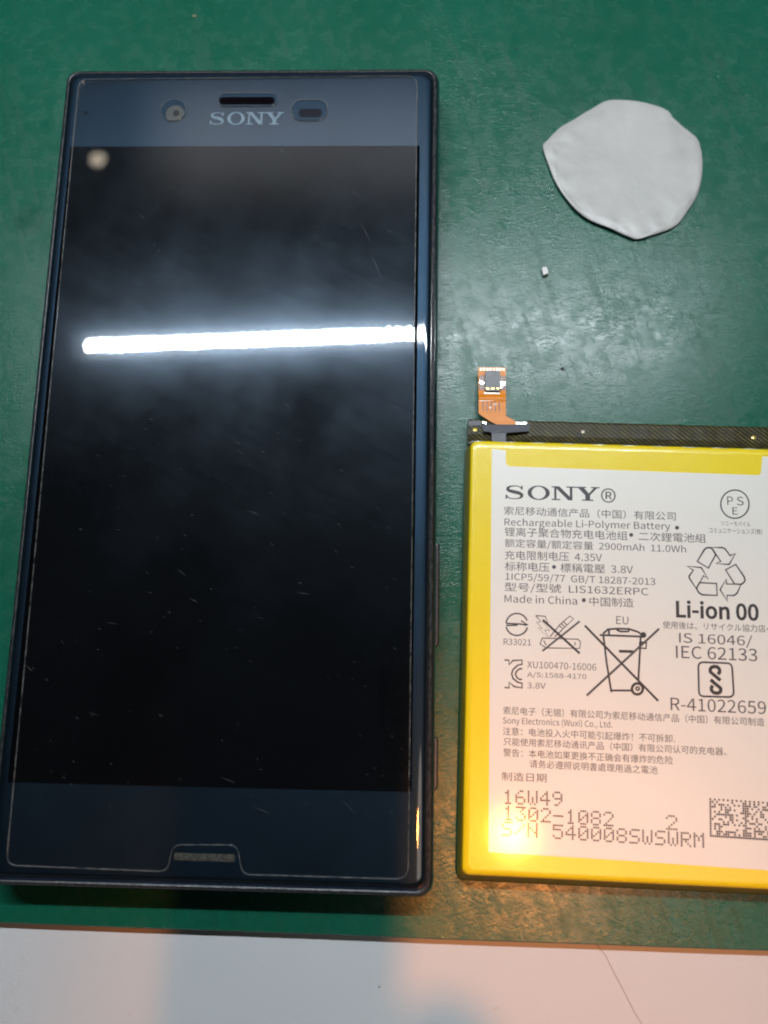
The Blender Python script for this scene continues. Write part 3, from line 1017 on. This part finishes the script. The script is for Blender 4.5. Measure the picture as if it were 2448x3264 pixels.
for x0, x1, y0, y1 in ((43.55, 44.35, 11.9, 12.5), (47.35, 48.15, 11.8, 12.4), (46.9, 47.6, 11.2, 11.6)):
    on_flex('solder_clip', x0, x1, y0, y1, 0.45, 'silver', conn, 0.12, -0.4)
on_flex('connector_lip', 44.35, 47.1, 10.0, 10.4, 0.2, 'pad_and_glint', conn)
on_flex('crease_glint', 43.5, 48.0, 8.72, 9.02, 0.015, 'pad_and_glint', flex, 0.02, 0.06)  # pale strip paints the bright reflection along the ribbon's crease
for x, y in ((45.3, 7.3), (46.1, 7.9)):
    on_flex('test_point', x, x + 0.45, y, y + 0.4, 0.03, 'pad_and_glint', flex, 0.10, 0.5)
for k in range(5):
    on_flex('copper_trace', 44.05 + k * 0.72, 44.25 + k * 0.72, 6.6, 8.5, 0.012, 'kapton_dark', flex, 0.125 if k else 0.127)
on_flex('silver_foil', 49.85, 51.8, 4.35, 4.72, 0.05, 'silver', flex, 0.0)
on_flex('silver_foil', 43.95, 44.75, 4.35, 4.75, 0.05, 'silver', flex, 0.0, -0.3)

# ------------------------------------------------------------------ the white pad and small litter
pad_out = [(55.85, 60.48), (56.87, 61.98), (59.15, 64.47), (62.55, 66.72), (66.42, 69.36), (68.68, 70.36), (71.6, 70.47), (75.37, 69.95), (79.76, 68.29),
           (80.9, 66.52), (82.7, 64.64), (85.02, 62.39), (85.78, 60.16), (85.94, 56.72), (85.41, 52.81), (84.4, 49.91), (82.51, 46.79), (80.22, 43.92),
           (76.48, 42.25), (73.09, 41.23), (71.28, 41.77), (67.87, 43.43), (64.43, 44.98), (61.44, 47.5), (58.47, 52.11), (56.89, 56.52)]
dense = []
for i, p in enumerate(pad_out):
    q = pad_out[(i + 1) % len(pad_out)]; o_ = pad_out[i - 1]; w_ = pad_out[(i + 2) % len(pad_out)]
    for k in range(5):
        t = k / 5
        f = [0.5 * (2 * b + (c - a) * t + (2 * a - 5 * b + 4 * c - d) * t * t + (-a + 3 * b - 3 * c + d) * t ** 3) for a, b, c, d in zip(o_, p, q, w_)]
        dense.append(tuple(f))
PC = Vector((71.2, 56.2))
def pring(s, z, amp=0.0):
    out = []
    for x, y in dense:
        d = Vector((x, y)) - PC
        a = math.atan2(d.y, d.x)
        lift = 0.30 * max(0, math.cos(a + 2.3)) ** 2 * (s ** 3)
        wz = amp * noise.noise(Vector((x * s * 0.42, y * s * 0.42, s * 5)))
        out.append((PC.x + d.x * s, PC.y + d.y * s, z + lift + wz))
    return out
bm = bmesh.new()
loft(bm, [pring(0.6, 0.02), pring(0.93, 0.05), pring(0.99, 0.30), pring(1.0, 0.46, 0.10), pring(0.997, 0.58, 0.14), pring(0.988, 0.66, 0.20), pring(0.96, 0.71, 0.26),
          pring(0.92, 0.75, 0.28), pring(0.86, 0.77, 0.20), pring(0.76, 0.77, 0.08), pring(0.6, 0.78, 0.05), pring(0.4, 0.78, 0.03), pring(0.2, 0.78, 0.02), pring(0.05, 0.78)])
pad = from_bm('white_pad', bm, MT['pad'], smooth=True)
tag(pad, 'irregular round milky white pad with a pointed lower edge on the mat', 'pad')

def lump(name, x, y, z, sx, sy, sz, mat, seed, rot=0.0):
    bm = bmesh.new()
    bmesh.ops.create_icosphere(bm, subdivisions=2, radius=1)
    for v in bm.verts:
        n = 1 + 0.35 * noise.noise(v.co * 1.6 + Vector((seed, seed * 2, 0)))
        v.co = Vector((max(-.55, min(.55, v.co.x)) * n * sx, max(-.55, min(.55, v.co.y)) * n * sy, max(-.6, min(.6, v.co.z)) * sz * n))
    mz = min(v.co.z for v in bm.verts)
    M = Matrix.Translation((x, y, z - mz)) @ Matrix.Rotation(rot, 4, 'Z')
    for v in bm.verts:
        v.co = M @ v.co
    return from_bm(name, bm, MT[mat])
tag(lump('white_crumb', 55.85, 34.75, 0, 0.85, 1.35, 0.7, 'crumb', 4, 0.15), 'tiny white crumb on the mat between the pad and the phone', 'crumb')
tag(lump('dark_speck', 51.1, 82.3, 0, 0.30, 0.30, 0.15, 'speck', 9), 'tiny dark speck on the empty mat above the white pad', 'speck')
tag(lump('dark_speck', 58.85, 15.9, 0, 0.55, 0.42, 0.12, 'speck', 2), 'tiny dark speck on the shiny mat beside the orange ribbon', 'speck')
tag(lump('brown_speck', -13.3, 90.2, 0, 0.7, 0.5, 0.12, 'brown_speck', 6), 'pale brown speck on the mat beyond the top of the phone', 'speck')
tag(lump('grey_speck', 27.5, -89.2, TZ, 0.30, 0.24, 0.12, 'grey_speck', 7), 'tiny grey speck on the white table below the phone', 'speck')

hp = [(62.4, -80.9), (62.95, -82.07), (64.06, -83.35), (65.31, -85.79), (66.91, -88.72), (68.31, -91.45), (69.55, -93.38), (71.2, -95.6), (72.3, -99)]
bm = tube([[(x, y, (0.10 if i == 0 else TZ + 0.07)) for i, (x, y) in enumerate(hp)]], 0.075, res=1, three_d=True)
tag(from_bm('hair', bm, MT['hair']), 'single thin brown hair on the white table below the battery', 'hair')
